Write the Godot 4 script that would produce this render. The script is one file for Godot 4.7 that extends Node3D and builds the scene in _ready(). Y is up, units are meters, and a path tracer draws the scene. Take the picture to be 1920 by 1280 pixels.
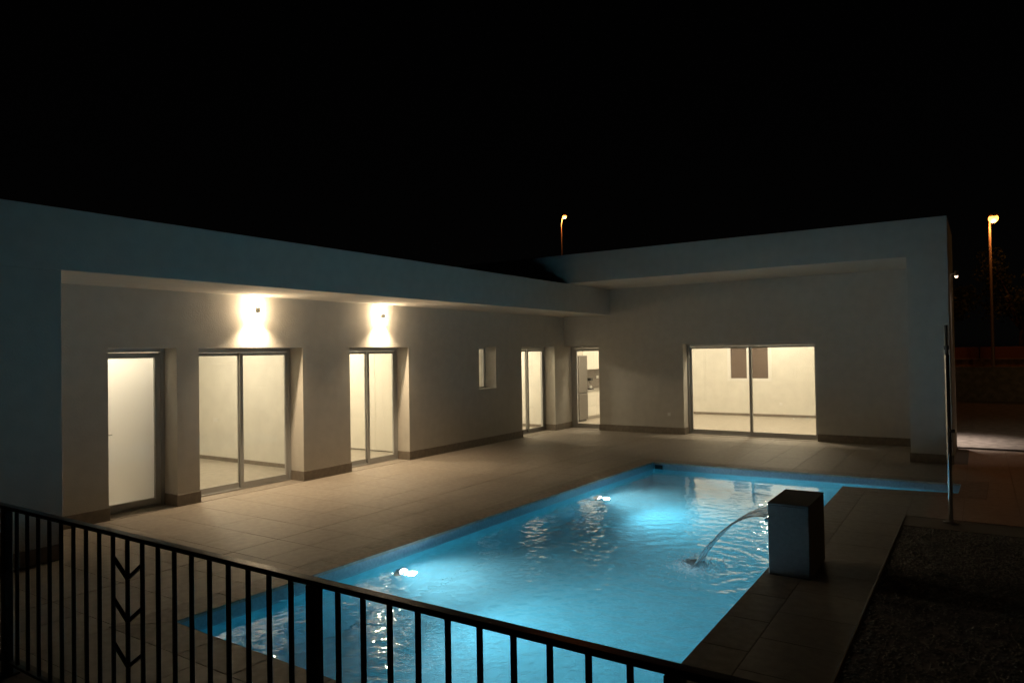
extends Node3D
# A white single-storey villa at night: lit rooms, wall sconces, a glowing pool and a black railing in front.
# Units are metres, y up. The pool terrace is at y = 0; -z runs along the long facade, +x along the short one.

const WALL_X := -9.62        # face of the long facade (looks towards +x)
const WALL_Z := -17.17       # face of the short facade (looks towards +z)
const FASCIA_X := -8.22
const FASCIA_Z := -14.87
const SOFFIT := 3.09
const PARAPET := 3.764
const HIGH_SOFFIT := 3.77
const HIGH_PARAPET := 4.46
const DOOR_TOP := 2.272
const FRAME_BACK := 0.32     # how far the door frames sit behind the wall face
const WATER := -0.118
const WARM := Color(1.0, 0.885, 0.72)
const ROOM_WARM := Color(1.0, 0.935, 0.80)
const CEILING := 2.8
const HIGH_CEILING := 3.4

var rng := RandomNumberGenerator.new()
var M := {}
var used := {}
var pool: PackedVector2Array

# ---------------------------------------------------------------- shapes

func mb() -> SurfaceTool:
	var s := SurfaceTool.new()
	s.begin(Mesh.PRIMITIVE_TRIANGLES)
	return s

func tri(s: SurfaceTool, a: Vector3, b: Vector3, c: Vector3) -> void:
	s.set_normal((b - a).cross(c - a).normalized())
	s.add_vertex(a); s.add_vertex(c); s.add_vertex(b)

func quad(s: SurfaceTool, a: Vector3, b: Vector3, c: Vector3, d: Vector3, n: Vector3) -> void:
	if (b - a).cross(c - a).dot(n) < 0.0:
		tri(s, a, d, c); tri(s, a, c, b)
	else:
		tri(s, a, b, c); tri(s, a, c, d)

func face(s: SurfaceTool, a: Vector3, b: Vector3, c: Vector3, n: Vector3) -> void:
	if (b - a).cross(c - a).dot(n) < 0.0:
		tri(s, a, c, b)
	else:
		tri(s, a, b, c)

func box(s: SurfaceTool, p: Vector3, q: Vector3, bevel := 0.0) -> void:
	var lo := Vector3(minf(p.x, q.x), minf(p.y, q.y), minf(p.z, q.z))
	var hi := Vector3(maxf(p.x, q.x), maxf(p.y, q.y), maxf(p.z, q.z))
	var c := (lo + hi) / 2.0
	var h := (hi - lo) / 2.0
	var b := minf(bevel, minf(h.x, minf(h.y, h.z)) * 0.9)
	for axis in 3:
		var u := (axis + 1) % 3
		var v := (axis + 2) % 3
		for side in [-1.0, 1.0]:
			var n := Vector3.ZERO; n[axis] = side
			var pts := []
			for k in [[-1, -1], [1, -1], [1, 1], [-1, 1]]:
				var w := Vector3.ZERO
				w[axis] = side * h[axis]; w[u] = k[0] * (h[u] - b); w[v] = k[1] * (h[v] - b)
				pts.append(c + w)
			quad(s, pts[0], pts[1], pts[2], pts[3], n)
	if b <= 0.0:
		return
	for axis in 3:
		var u := (axis + 1) % 3
		var v := (axis + 2) % 3
		for k in [[-1, -1], [1, -1], [1, 1], [-1, 1]]:
			var w0 := Vector3.ZERO; var w1 := Vector3.ZERO; var n := Vector3.ZERO
			w0[u] = k[0] * h[u]; w0[v] = k[1] * (h[v] - b)
			w1[u] = k[0] * (h[u] - b); w1[v] = k[1] * h[v]
			n[u] = k[0]; n[v] = k[1]
			var e := Vector3.ZERO; e[axis] = h[axis] - b
			quad(s, c + w0 - e, c + w0 + e, c + w1 + e, c + w1 - e, n)
	for x in [-1, 1]:
		for y in [-1, 1]:
			for z in [-1, 1]:
				face(s, c + Vector3(x * h.x, y * (h.y - b), z * (h.z - b)), c + Vector3(x * (h.x - b), y * h.y, z * (h.z - b)), c + Vector3(x * (h.x - b), y * (h.y - b), z * h.z), Vector3(x, y, z))

# a slab wall with rectangular openings; axis 0: across x (u is z), axis 2: across z (u is x). holes: [u0, u1, y0, y1]
func holed_wall(s: SurfaceTool, axis: int, w0: float, w1: float, u0: float, u1: float, y0: float, y1: float, holes: Array) -> void:
	var us := [u0, u1]
	var vs := [y0, y1]
	for h in holes:
		for k in 2:
			us.append(clampf(h[k], u0, u1))
			vs.append(clampf(h[k + 2], y0, y1))
	us.sort(); vs.sort()
	var uu := []; var vv := []
	for a in us:
		if uu.is_empty() or a - uu[-1] > 0.0005: uu.append(a)
	for a in vs:
		if vv.is_empty() or a - vv[-1] > 0.0005: vv.append(a)
	var solid := func(i, j):
		if i < 0 or j < 0 or i >= uu.size() - 1 or j >= vv.size() - 1: return false
		var mu: float = (uu[i] + uu[i + 1]) / 2.0
		var mv: float = (vv[j] + vv[j + 1]) / 2.0
		for h in holes:
			if mu > h[0] and mu < h[1] and mv > h[2] and mv < h[3]: return false
		return true
	var at := func(w, u, v): return Vector3(w, v, u) if axis == 0 else Vector3(u, v, w)
	for i in uu.size() - 1:
		for j in vv.size() - 1:
			if not solid.call(i, j): continue
			var a = uu[i]; var b = uu[i + 1]; var c = vv[j]; var d = vv[j + 1]
			for w in [[w0, -1.0], [w1, 1.0]]:
				quad(s, at.call(w[0], a, c), at.call(w[0], b, c), at.call(w[0], b, d), at.call(w[0], a, d), at.call(w[1], 0, 0))
			for e in [[-1, 0, a, a, c, d], [1, 0, b, b, c, d], [0, -1, a, b, c, c], [0, 1, a, b, d, d]]:
				if solid.call(i + e[0], j + e[1]): continue
				var n = at.call(0, e[0], e[1])
				quad(s, at.call(w0, e[2], e[4]), at.call(w1, e[2], e[4]), at.call(w1, e[3], e[5]), at.call(w0, e[3], e[5]), n)

# a tube of round section along points
func tube(s: SurfaceTool, pts: Array, radii: Array, sides := 10, caps := true) -> void:
	var rings := []
	var norms := []
	var side := Vector3.ZERO
	for i in pts.size():
		var d: Vector3 = (pts[mini(i + 1, pts.size() - 1)] - pts[maxi(i - 1, 0)]).normalized()
		if side == Vector3.ZERO:
			side = d.cross(Vector3.RIGHT if absf(d.x) < 0.8 else Vector3.UP).normalized()
		side = (side - d * side.dot(d)).normalized()
		var up := d.cross(side)
		var ring := []; var nr := []
		for k in sides:
			var a := TAU * k / sides
			var n := side * cos(a) + up * sin(a)
			nr.append(n)
			ring.append(pts[i] + n * float(radii[i]))
		rings.append(ring); norms.append(nr)
	for i in pts.size() - 1:
		for k in sides:
			var k2 := (k + 1) % sides
			var v := [rings[i][k], rings[i][k2], rings[i + 1][k2], rings[i + 1][k]]
			var n := [norms[i][k], norms[i][k2], norms[i + 1][k2], norms[i + 1][k]]
			for t in [[0, 1, 2], [0, 2, 3]]:
				var order: Array = t
				if (v[t[1]] - v[t[0]]).cross(v[t[2]] - v[t[0]]).dot(n[t[0]] + n[t[2]]) > 0.0:
					order = [t[0], t[2], t[1]]
				for q in order:
					s.set_normal(n[q]); s.add_vertex(v[q])
	if caps:
		for e in [0, pts.size() - 1]:
			var out: Vector3 = (pts[0] - pts[1]) if e == 0 else (pts[-1] - pts[-2])
			for k in range(1, sides - 1):
				face(s, rings[e][0], rings[e][k], rings[e][k + 1], out)

func disc(s: SurfaceTool, c: Vector3, n: Vector3, r: float, sides := 20) -> void:
	var a := n.cross(Vector3.RIGHT if absf(n.x) < 0.8 else Vector3.UP).normalized()
	var b := n.cross(a)
	for k in sides:
		var t := TAU * k / sides
		var t2 := TAU * (k + 1) / sides
		face(s, c, c + (a * cos(t) + b * sin(t)) * r, c + (a * cos(t2) + b * sin(t2)) * r, n)

# a flat prism of an (x, z) outline with eased top edges
func prism(s: SurfaceTool, outline: PackedVector2Array, y0: float, y1: float, ease := 0.0) -> void:
	var top := outline
	if ease > 0.0:
		var shrunk := Geometry2D.offset_polygon(outline, -ease, Geometry2D.JOIN_MITER)
		if shrunk.size() == 1 and shrunk[0].size() == outline.size():
			var inner: PackedVector2Array = shrunk[0]
			var first := 0
			for k in inner.size():
				if inner[k].distance_to(outline[0]) < inner[first].distance_to(outline[0]): first = k
			top = PackedVector2Array()
			for k in inner.size(): top.append(inner[(first + k) % inner.size()])
			if outline.size() > 2 and top[1].distance_to(outline[1]) > ease * 4.0:
				top = outline
	var idx := Geometry2D.triangulate_polygon(top)
	for k in range(0, idx.size(), 3):
		face(s, v3(top[idx[k]], y1), v3(top[idx[k + 1]], y1), v3(top[idx[k + 2]], y1), Vector3.UP)
	var mid := Vector2.ZERO
	for p in outline: mid += p / outline.size()
	var drop := ease * 0.7 if top != outline else 0.0
	var turn := 1.0 if Geometry2D.is_polygon_clockwise(outline) else -1.0
	for k in outline.size():
		var k2 := (k + 1) % outline.size()
		var e := outline[k2] - outline[k]
		var n := Vector3(-e.y, 0, e.x) * turn
		if drop > 0.0:
			quad(s, v3(outline[k], y1 - drop), v3(outline[k2], y1 - drop), v3(top[k2], y1), v3(top[k], y1), n.normalized() + Vector3.UP)
		quad(s, v3(outline[k], y0), v3(outline[k2], y0), v3(outline[k2], y1 - drop), v3(outline[k], y1 - drop), n)

func v3(p: Vector2, y: float) -> Vector3:
	return Vector3(p.x, y, p.y)

func rect(x0: float, z0: float, x1: float, z1: float) -> PackedVector2Array:
	return PackedVector2Array([Vector2(x0, z0), Vector2(x1, z0), Vector2(x1, z1), Vector2(x0, z1)])

# ---------------------------------------------------------------- scene tree

func numbered(called: String) -> String:
	var n: int = used.get(called, 0)
	used[called] = n + 1
	return called if n == 0 else "%s_%03d" % [called, n]

func tag(o: Node3D, label: String, category: String, group := "", kind := "") -> Node3D:
	if label: o.set_meta("label", label)
	if category: o.set_meta("category", category)
	if group: o.set_meta("group", group)
	if kind: o.set_meta("kind", kind)
	return o

func thing(called: String, label: String, category: String, at := Vector3.ZERO, group := "", turn := 0.0) -> Node3D:
	var o := Node3D.new()
	o.name = numbered(called)
	add_child(o)
	o.position = at
	o.rotation.y = turn
	tag(o, label, category, group)
	return o

# a part whose shape is given in its thing's own axes
func part(parent: Node3D, called: String, s: SurfaceTool, m: Material) -> MeshInstance3D:
	return put(parent, called, s.commit(), m)

func put(parent: Node3D, called: String, mesh: Mesh, m: Material) -> MeshInstance3D:
	var o := MeshInstance3D.new()
	o.name = called if parent != self else numbered(called)
	o.mesh = mesh
	o.material_override = m
	parent.add_child(o, true)
	return o

# a part whose shape is given in the world's axes (the thing is not turned)
func wpart(parent: Node3D, called: String, s: SurfaceTool, m: Material) -> MeshInstance3D:
	var o := part(parent, called, s, m)
	o.position = -parent.position
	return o

func structure(called: String, s: SurfaceTool, m: Material) -> MeshInstance3D:
	var o := part(self, called, s, m)
	o.set_meta("kind", "structure")
	return o

func copy(o: Node3D, called: String, label: String, at: Vector3) -> Node3D:
	var c: Node3D = o.duplicate()
	c.name = numbered(called)
	add_child(c)
	c.position = at
	c.set_meta("label", label)
	return c

# ---------------------------------------------------------------- materials

func lin(r: float, g: float, b: float) -> Color:
	return Color(r, g, b).linear_to_srgb()

func noise_tex(frequency: float, octaves: int, seed_: int, ramp: Array, size := 512, normal := false, bump := 4.0) -> NoiseTexture2D:
	var n := FastNoiseLite.new()
	n.noise_type = FastNoiseLite.TYPE_SIMPLEX_SMOOTH
	n.frequency = frequency
	n.fractal_octaves = octaves
	n.seed = seed_
	var t := NoiseTexture2D.new()
	t.width = size; t.height = size
	t.seamless = true
	t.noise = n
	t.as_normal_map = normal
	t.bump_strength = bump
	if ramp:
		var g := Gradient.new()
		g.offsets = PackedFloat32Array()
		g.colors = PackedColorArray()
		for r in ramp: g.add_point(r[0], r[1])
		g.remove_point(0) if g.get_point_count() > ramp.size() else null
		t.color_ramp = g
	return t

func mat(called: String, color: Color, rough := 0.8, metal := 0.0) -> StandardMaterial3D:
	var m := StandardMaterial3D.new()
	m.resource_name = called
	m.albedo_color = color
	m.roughness = rough
	m.metallic = metal
	M[called] = m
	return m

func textured(m: StandardMaterial3D, scale: float, albedo: Texture2D, relief: Texture2D = null, depth := 0.0) -> void:
	m.uv1_triplanar = true
	m.uv1_world_triplanar = true
	m.uv1_scale = Vector3.ONE * scale
	m.albedo_texture = albedo
	if relief:
		m.heightmap_enabled = true
		m.heightmap_texture = relief
		m.heightmap_scale = depth

func grey_ramp(a: float, b: float, tint := Color.WHITE) -> Array:
	return [[0.0, Color(a * tint.r, a * tint.g, a * tint.b)], [1.0, Color(b * tint.r, b * tint.g, b * tint.b)]]

func make_materials() -> void:
	var m := mat("stucco", lin(0.57, 0.54, 0.485), 0.92)
	textured(m, 0.55, noise_tex(0.012, 5, 3, grey_ramp(0.95, 1.0)), noise_tex(0.11, 4, 4, []), 0.2)
	m = mat("room_paint", lin(0.78, 0.76, 0.70), 0.85)
	textured(m, 0.4, noise_tex(0.01, 4, 9, grey_ramp(0.95, 1.0)))
	m = mat("ceiling_paint", lin(0.80, 0.79, 0.76), 0.9)
	m = mat("room_floor", lin(0.52, 0.47, 0.40), 0.35)
	textured(m, 0.5, noise_tex(0.02, 5, 12, grey_ramp(0.88, 1.0)))
	for k in 4:
		var t: float = [1.0, 0.965, 1.03, 0.985][k]
		m = mat("tile_%d" % k, lin(0.375 * t, 0.323 * t, 0.268 * t), 0.55)
		textured(m, 0.8, noise_tex(0.02, 6, 30 + k, grey_ramp(0.89, 1.0), 512), noise_tex(0.09, 4, 40, []), 0.08)
	mat("grout", lin(0.22, 0.185, 0.15), 0.95)
	m = mat("coping", lin(0.34, 0.295, 0.245), 0.6)
	textured(m, 0.9, noise_tex(0.02, 5, 51, grey_ramp(0.82, 1.0)))
	m = mat("skirting", lin(0.255, 0.215, 0.172), 0.5)
	textured(m, 0.9, noise_tex(0.02, 5, 53, grey_ramp(0.85, 1.0)))
	mat("aluminium", lin(0.45, 0.45, 0.445), 0.38, 0.2)
	mat("rubber", lin(0.02, 0.02, 0.02), 0.7)
	m = mat("glass", Color(1, 1, 1, 0.03), 0.0)
	m.transparency = BaseMaterial3D.TRANSPARENCY_ALPHA
	m = mat("frosted_glass", lin(0.80, 0.80, 0.78), 0.5)
	m.backlight_enabled = true
	m.backlight = Color(1, 1, 1)
	m = mat("black_metal", lin(0.012, 0.012, 0.013), 0.32, 0.0)
	textured(m, 3.0, noise_tex(0.05, 4, 61, grey_ramp(0.75, 1.0), 256), noise_tex(0.1, 3, 62, [], 256), 0.05)
	m = mat("pool_plaster", lin(0.15, 0.60, 0.725), 0.6)
	textured(m, 0.6, noise_tex(0.012, 5, 71, grey_ramp(0.88, 1.0)))
	m = mat("pool_band", lin(0.26, 0.35, 0.42), 0.35)
	textured(m, 1.5, noise_tex(0.05, 3, 72, grey_ramp(0.85, 1.0), 256))
	m = mat("water", Color(0.93, 0.985, 1.0, 0.0), 0.0)
	m.refraction_enabled = true
	m.refraction_scale = 0.0333
	m.transparency = BaseMaterial3D.TRANSPARENCY_ALPHA
	m = mat("falling_water", Color(0.94, 0.96, 0.98, 0.12), 0.2)
	m.refraction_enabled = true
	m.refraction_scale = 0.0333
	m.transparency = BaseMaterial3D.TRANSPARENCY_ALPHA
	m = mat("foam", lin(0.85, 0.88, 0.9), 0.3)
	m.backlight_enabled = true
	m.backlight = Color(0.8, 0.8, 0.8)
	m = mat("stone_cladding", lin(0.14, 0.137, 0.134), 0.75)
	textured(m, 1.2, noise_tex(0.03, 5, 81, grey_ramp(0.88, 1.0)), noise_tex(0.1, 4, 82, []), 0.08)
	mat("chrome", lin(0.62, 0.62, 0.62), 0.12, 1.0)
	mat("dark_plastic", lin(0.012, 0.012, 0.012), 0.4)
	mat("steel", lin(0.20, 0.185, 0.17), 0.42, 0.6)
	mat("lacquer", lin(0.80, 0.77, 0.70), 0.25)
	m = mat("splashback", lin(0.17, 0.145, 0.125), 0.4)
	mat("worktop", lin(0.45, 0.42, 0.38), 0.3)
	mat("white_plastic", lin(0.78, 0.77, 0.74), 0.4)
	m = mat("shutter", lin(0.13, 0.085, 0.06), 0.6)
	m = mat("concrete", lin(0.30, 0.28, 0.255), 0.9)
	textured(m, 0.35, noise_tex(0.02, 6, 91, grey_ramp(0.72, 1.0)), noise_tex(0.12, 4, 92, []), 0.4)
	m = mat("ochre_plaster", lin(0.38, 0.27, 0.16), 0.95)
	textured(m, 0.25, noise_tex(0.02, 6, 93, grey_ramp(0.6, 1.0)), noise_tex(0.1, 4, 94, []), 0.6)
	m = mat("red_panel", lin(0.17, 0.08, 0.05), 0.7)
	m = mat("earth", lin(0.13, 0.11, 0.09), 0.97)
	textured(m, 0.3, noise_tex(0.03, 6, 95, grey_ramp(0.6, 1.0)), noise_tex(0.09, 5, 96, []), 1.2)
	m = mat("asphalt", lin(0.055, 0.054, 0.053), 0.9)
	textured(m, 0.5, noise_tex(0.06, 5, 97, grey_ramp(0.7, 1.0)))
	m = mat("pebble", lin(0.40, 0.39, 0.375), 0.85)
	m.vertex_color_use_as_albedo = true
	m = mat("galvanised", lin(0.32, 0.31, 0.30), 0.5, 0.35)
	m = mat("leaf", lin(0.055, 0.085, 0.03), 0.65)
	m.backlight_enabled = true
	m.backlight = Color(0.25, 0.3, 0.1)
	m = mat("bark", lin(0.10, 0.075, 0.055), 0.95)
	textured(m, 2.0, noise_tex(0.05, 4, 98, grey_ramp(0.6, 1.0), 256))

func glow(called: String, color: Color, energy: float) -> StandardMaterial3D:
	var m := mat(called, Color(0.9, 0.9, 0.9), 0.5)
	m.emission_enabled = true
	m.emission = color
	m.emission_energy_multiplier = energy
	return m

# ---------------------------------------------------------------- setting

func make_camera_and_sky() -> void:
	var cam := Camera3D.new()
	cam.name = "camera"
	cam.position = Vector3(0, 2.12, 0)
	cam.rotation_order = EULER_ORDER_YXZ
	cam.rotation_degrees = Vector3(0.933, 33.5165, -0.9412)
	cam.fov = 51.605
	cam.near = 0.05
	cam.far = 400.0
	add_child(cam)
	cam.current = true
	var env := Environment.new()
	env.background_mode = Environment.BG_SKY
	var sky_mat := ProceduralSkyMaterial.new()
	sky_mat.sky_top_color = lin(0.00025, 0.00025, 0.0003)
	sky_mat.sky_horizon_color = lin(0.0012, 0.0011, 0.0010)
	sky_mat.ground_horizon_color = lin(0.0006, 0.0005, 0.00045)
	sky_mat.ground_bottom_color = lin(0.0003, 0.0003, 0.0003)
	var sky := Sky.new()
	sky.sky_material = sky_mat
	env.sky = sky
	env.tonemap_mode = Environment.TONE_MAPPER_LINEAR
	env.tonemap_exposure = 0.93
	env.volumetric_fog_enabled = true
	env.volumetric_fog_density = 0.0
	env.sdfgi_enabled = true
	env.ssao_enabled = true
	env.ssil_enabled = true
	var we := WorldEnvironment.new()
	we.name = "world"
	we.environment = env
	add_child(we)

func make_ground() -> void:
	# the ground, open where the pool is sunk
	var s := mb()
	holed_floor(s, -260.0, 260.0, -300.0, 40.0, -5.9, -0.05, -13.2, -2.9, -0.045)
	structure("ground", s, M.earth)
	# bed under the paving
	s = mb()
	for p in Geometry2D.clip_polygons(rect(-9.64, -17.19, 6.0, -13.1), PackedVector2Array()): prism(s, p, -0.04, -0.006)
	for r in [rect(-9.64, -13.1, -5.75, -1.62), rect(-5.75, -3.0, 6.0, -1.62), rect(-0.1, -13.1, 6.0, -9.6)]:
		prism(s, r, -0.04, -0.006)
	for p in cut(rect(-5.75, -13.1, -0.8, -3.0), pool): prism(s, p, -0.04, -0.006)
	for p in cut(rect(-0.8, -13.1, -0.1, -9.6), pool): prism(s, p, -0.04, -0.006)
	structure("paving_bed", s, M.grout)
	# side yard behind the end wall
	s = mb()
	prism(s, rect(-0.9, -32.6, 14.0, -17.62), -0.04, -0.012)
	structure("side_yard", s, M.concrete)
	# road beyond the boundary wall
	s = mb()
	prism(s, rect(-60, -42.6, 60, -34.2), -0.04, 0.02)
	structure("road", s, M.asphalt)
	# higher ground on the near side of the railing
	s = mb()
	box(s, Vector3(-14, -0.04, -1.58), Vector3(14, 0.40, 12))
	structure("upper_path", s, M.concrete)

# what is left of a rectangle outside a polygon that reaches through one of its sides or lies inside it
func cut(r: PackedVector2Array, hole: PackedVector2Array) -> Array:
	var out := []
	# slice into strips first, so that no result encloses a hole
	var lo := r[0]; var hi := r[0]
	for p in r:
		lo = Vector2(minf(lo.x, p.x), minf(lo.y, p.y)); hi = Vector2(maxf(hi.x, p.x), maxf(hi.y, p.y))
	var mid := (lo.x + hi.x) / 2.0
	for half in [rect(lo.x, lo.y, mid, hi.y), rect(mid, lo.y, hi.x, hi.y)]:
		for p in Geometry2D.clip_polygons(half, hole):
			if not Geometry2D.is_polygon_clockwise(p) or true: out.append(p)
	return out

func holed_floor(s: SurfaceTool, x0: float, x1: float, z0: float, z1: float, hx0: float, hx1: float, hz0: float, hz1: float, y: float) -> void:
	for r in [[x0, z0, x1, hz0], [x0, hz1, x1, z1], [x0, hz0, hx0, hz1], [hx1, hz0, x1, hz1]]:
		quad(s, Vector3(r[0], y, r[1]), Vector3(r[2], y, r[1]), Vector3(r[2], y, r[3]), Vector3(r[0], y, r[3]), Vector3.UP)

func make_paving() -> void:
	var root := Node3D.new()
	root.name = "terrace_paving"
	root.set_meta("kind", "structure")
	add_child(root)
	var outer: PackedVector2Array = Geometry2D.offset_polygon(pool, 0.335, Geometry2D.JOIN_MITER)[0]
	var xs := [-9.605, -9.25, -8.65, -8.05, -7.45, -6.85, -6.32, -5.78, -5.18, -4.58, -3.98, -3.38, -2.78, -2.18, -1.58, -0.82, -0.22, 0.38, 0.98, 1.58, 2.18, 2.78, 3.38, 3.98]
	var zs := [-17.155]
	var z := -16.75
	while z < -1.7:
		zs.append(z)
		z += 0.6
	zs.append(-1.625)
	var gap := 0.0016
	var made := 0
	var shared := {}
	var rest := mb()
	for i in xs.size() - 1:
		for j in zs.size() - 1:
			var x0: float = xs[i] + gap; var x1: float = xs[i + 1] - gap
			var z0: float = zs[j] + gap; var z1: float = zs[j + 1] - gap
			if x0 > -1.1 and z0 < -14.87 and x0 < -0.4 and z1 < -14.8: continue   # under the end pier
			if x0 > -0.83 and z1 > -9.6 and z0 < -1.9: continue                # gravel there
			if i == 5: x0 += 0.003
			if i == 4: x1 -= 0.003
			var r := rect(x0, z0, x1, z1)
			var pieces := Geometry2D.clip_polygons(r, outer)
			var whole: bool = pieces.size() == 1 and pieces[0].size() == 4 and absf(area(pieces[0]) - area(r)) < 1e-5
			for p in pieces:
				if area(p) < 0.004: continue
				var y: float = rng.randf_range(-0.0006, 0.0006)
				if x0 > -0.23 or made >= 296:
					prism(rest, p, -0.006, 0.0, 0.0018)
					continue
				made += 1
				var m: Material = M["tile_%d" % (rng.randi() % 4)]
				if whole:
					var key := "%.3f %.3f" % [x1 - x0, z1 - z0]
					if not shared.has(key):
						var s := mb()
						prism(s, rect(0, 0, x1 - x0, z1 - z0), -0.006, 0.0, 0.0018)
						shared[key] = s.commit()
					var o := put(root, "tile", shared[key], m)
					o.position = Vector3(x0, y, z0)
				else:
					var s := mb()
					prism(s, p, -0.006, 0.0, 0.0018)
					part(root, "tile", s, m).position.y = y
	var far := part(root, "outlying_tiles", rest, M.tile_1)
	far.set_meta("kind", "stuff")
	# coping stones round the pool, nose over the edge
	var inner: PackedVector2Array = Geometry2D.offset_polygon(pool, -0.012, Geometry2D.JOIN_MITER)[0]
	for k in pool.size():
		var a := pool[k]; var b := pool[(k + 1) % pool.size()]
		var ia := near(inner, a); var ib := near(inner, b)
		var oa := near(outer, a); var ob := near(outer, b)
		var n := maxi(1, roundi(ia.distance_to(ib) / 0.6))
		for q in n:
			var t0 := float(q) / n; var t1 := float(q + 1) / n
			# joints square to the edge, mitred at the corners
			var out := (ob - oa).normalized().orthogonal()
			if out.dot(oa - ia) < 0.0: out = -out
			var q0 := oa if q == 0 else ia.lerp(ib, t0) + out * 0.347
			var q1 := ob if q == n - 1 else ia.lerp(ib, t1) + out * 0.347
			var poly := PackedVector2Array([ia.lerp(ib, t0), ia.lerp(ib, t1), q1, q0])
			var inset := Geometry2D.offset_polygon(poly, -gap, Geometry2D.JOIN_MITER)
			if inset.is_empty(): continue
			var s := mb()
			prism(s, inset[0], -0.03, 0.0012, 0.004)
			part(root, "coping_stone", s, M.coping)

func near(poly: PackedVector2Array, p: Vector2) -> Vector2:
	var best := poly[0]
	for q in poly:
		if q.distance_to(p) < best.distance_to(p): best = q
	return best

func area(p: PackedVector2Array) -> float:
	var a := 0.0
	for k in p.size():
		a += p[k].cross(p[(k + 1) % p.size()])
	return absf(a) / 2.0

func make_pool() -> void:
	var depth := -1.6
	var basin := Node3D.new()
	basin.name = "pool_basin"
	basin.set_meta("kind", "structure")
	add_child(basin)
	var s := mb()
	var band := mb()
	for k in pool.size():
		var a := pool[k]; var b := pool[(k + 1) % pool.size()]
		var e := (b - a).normalized()
		var n := Vector3(e.y, 0, -e.x)
		var c := (a + b) / 2.0 + Vector2(n.x, n.z) * 0.05
		if not Geometry2D.is_point_in_polygon(c, pool): n = -n
		quad(s, v3(a, depth), v3(b, depth), v3(b, -0.2), v3(a, -0.2), n)
		# waterline band stands a few millimetres proud
		var o := Vector2(n.x, n.z) * 0.004
		quad(band, v3(a + o, -0.2), v3(b + o, -0.2), v3(b + o, -0.03), v3(a + o, -0.03), n)
		quad(band, v3(a + o, -0.2), v3(b + o, -0.2), v3(b, -0.2), v3(a, -0.2), Vector3.DOWN)
	part(basin, "pool_wall", s, M.pool_plaster)
	part(basin, "waterline_band", band, M.pool_band)
	s = mb()
	var idx := Geometry2D.triangulate_polygon(pool)
	for k in range(0, idx.size(), 3):
		face(s, v3(pool[idx[k]], depth), v3(pool[idx[k + 1]], depth), v3(pool[idx[k + 2]], depth), Vector3.UP)
	part(basin, "pool_floor", s, M.pool_plaster)
	for k in 4:   # entry steps in the side bay
		s = mb()
		box(s, Vector3(-0.9 - 0.3 * k + 0.28, depth, -12.76), Vector3(-0.9 - 0.3 * k, -0.28 - 0.26 * k, -11.99 + 0.0), 0.01)
		part(basin, "entry_step", s, M.pool_plaster)
	s = mb()
	box(s, Vector3(-0.62, depth, -12.8), Vector3(-0.31, -0.26, -12.02), 0.01)
	part(basin, "entry_step", s, M.pool_plaster)
	s = mb()
	holed_wall(s, 2, -12.715, -12.685, -5.22, -5.02, -0.165, -0.035, [[-5.2, -5.04, -0.155, -0.045]])
	part(basin, "skimmer_frame", s, M.pool_band)
	s = mb()
	box(s, Vector3(-5.2, -0.155, -12.712), Vector3(-5.04, -0.045, -12.705))
	part(basin, "skimmer_flap", s, M.dark_plastic)
	make_water()
	var fog := FogVolume.new()
	fog.name = "pool_water_haze"
	fog.shape = RenderingServer.FOG_VOLUME_SHAPE_BOX
	fog.size = Vector3(3.5, 1.42, 9.44)
	fog.position = Vector3(-3.49, -0.87, -7.96)
	var fm := FogMaterial.new()
	fm.density = 0.17
	fm.albedo = lin(0.40, 0.89, 0.97)
	fog.material = fm
	add_child(fog)
	tag(fog, "", "", "", "stuff")

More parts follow.
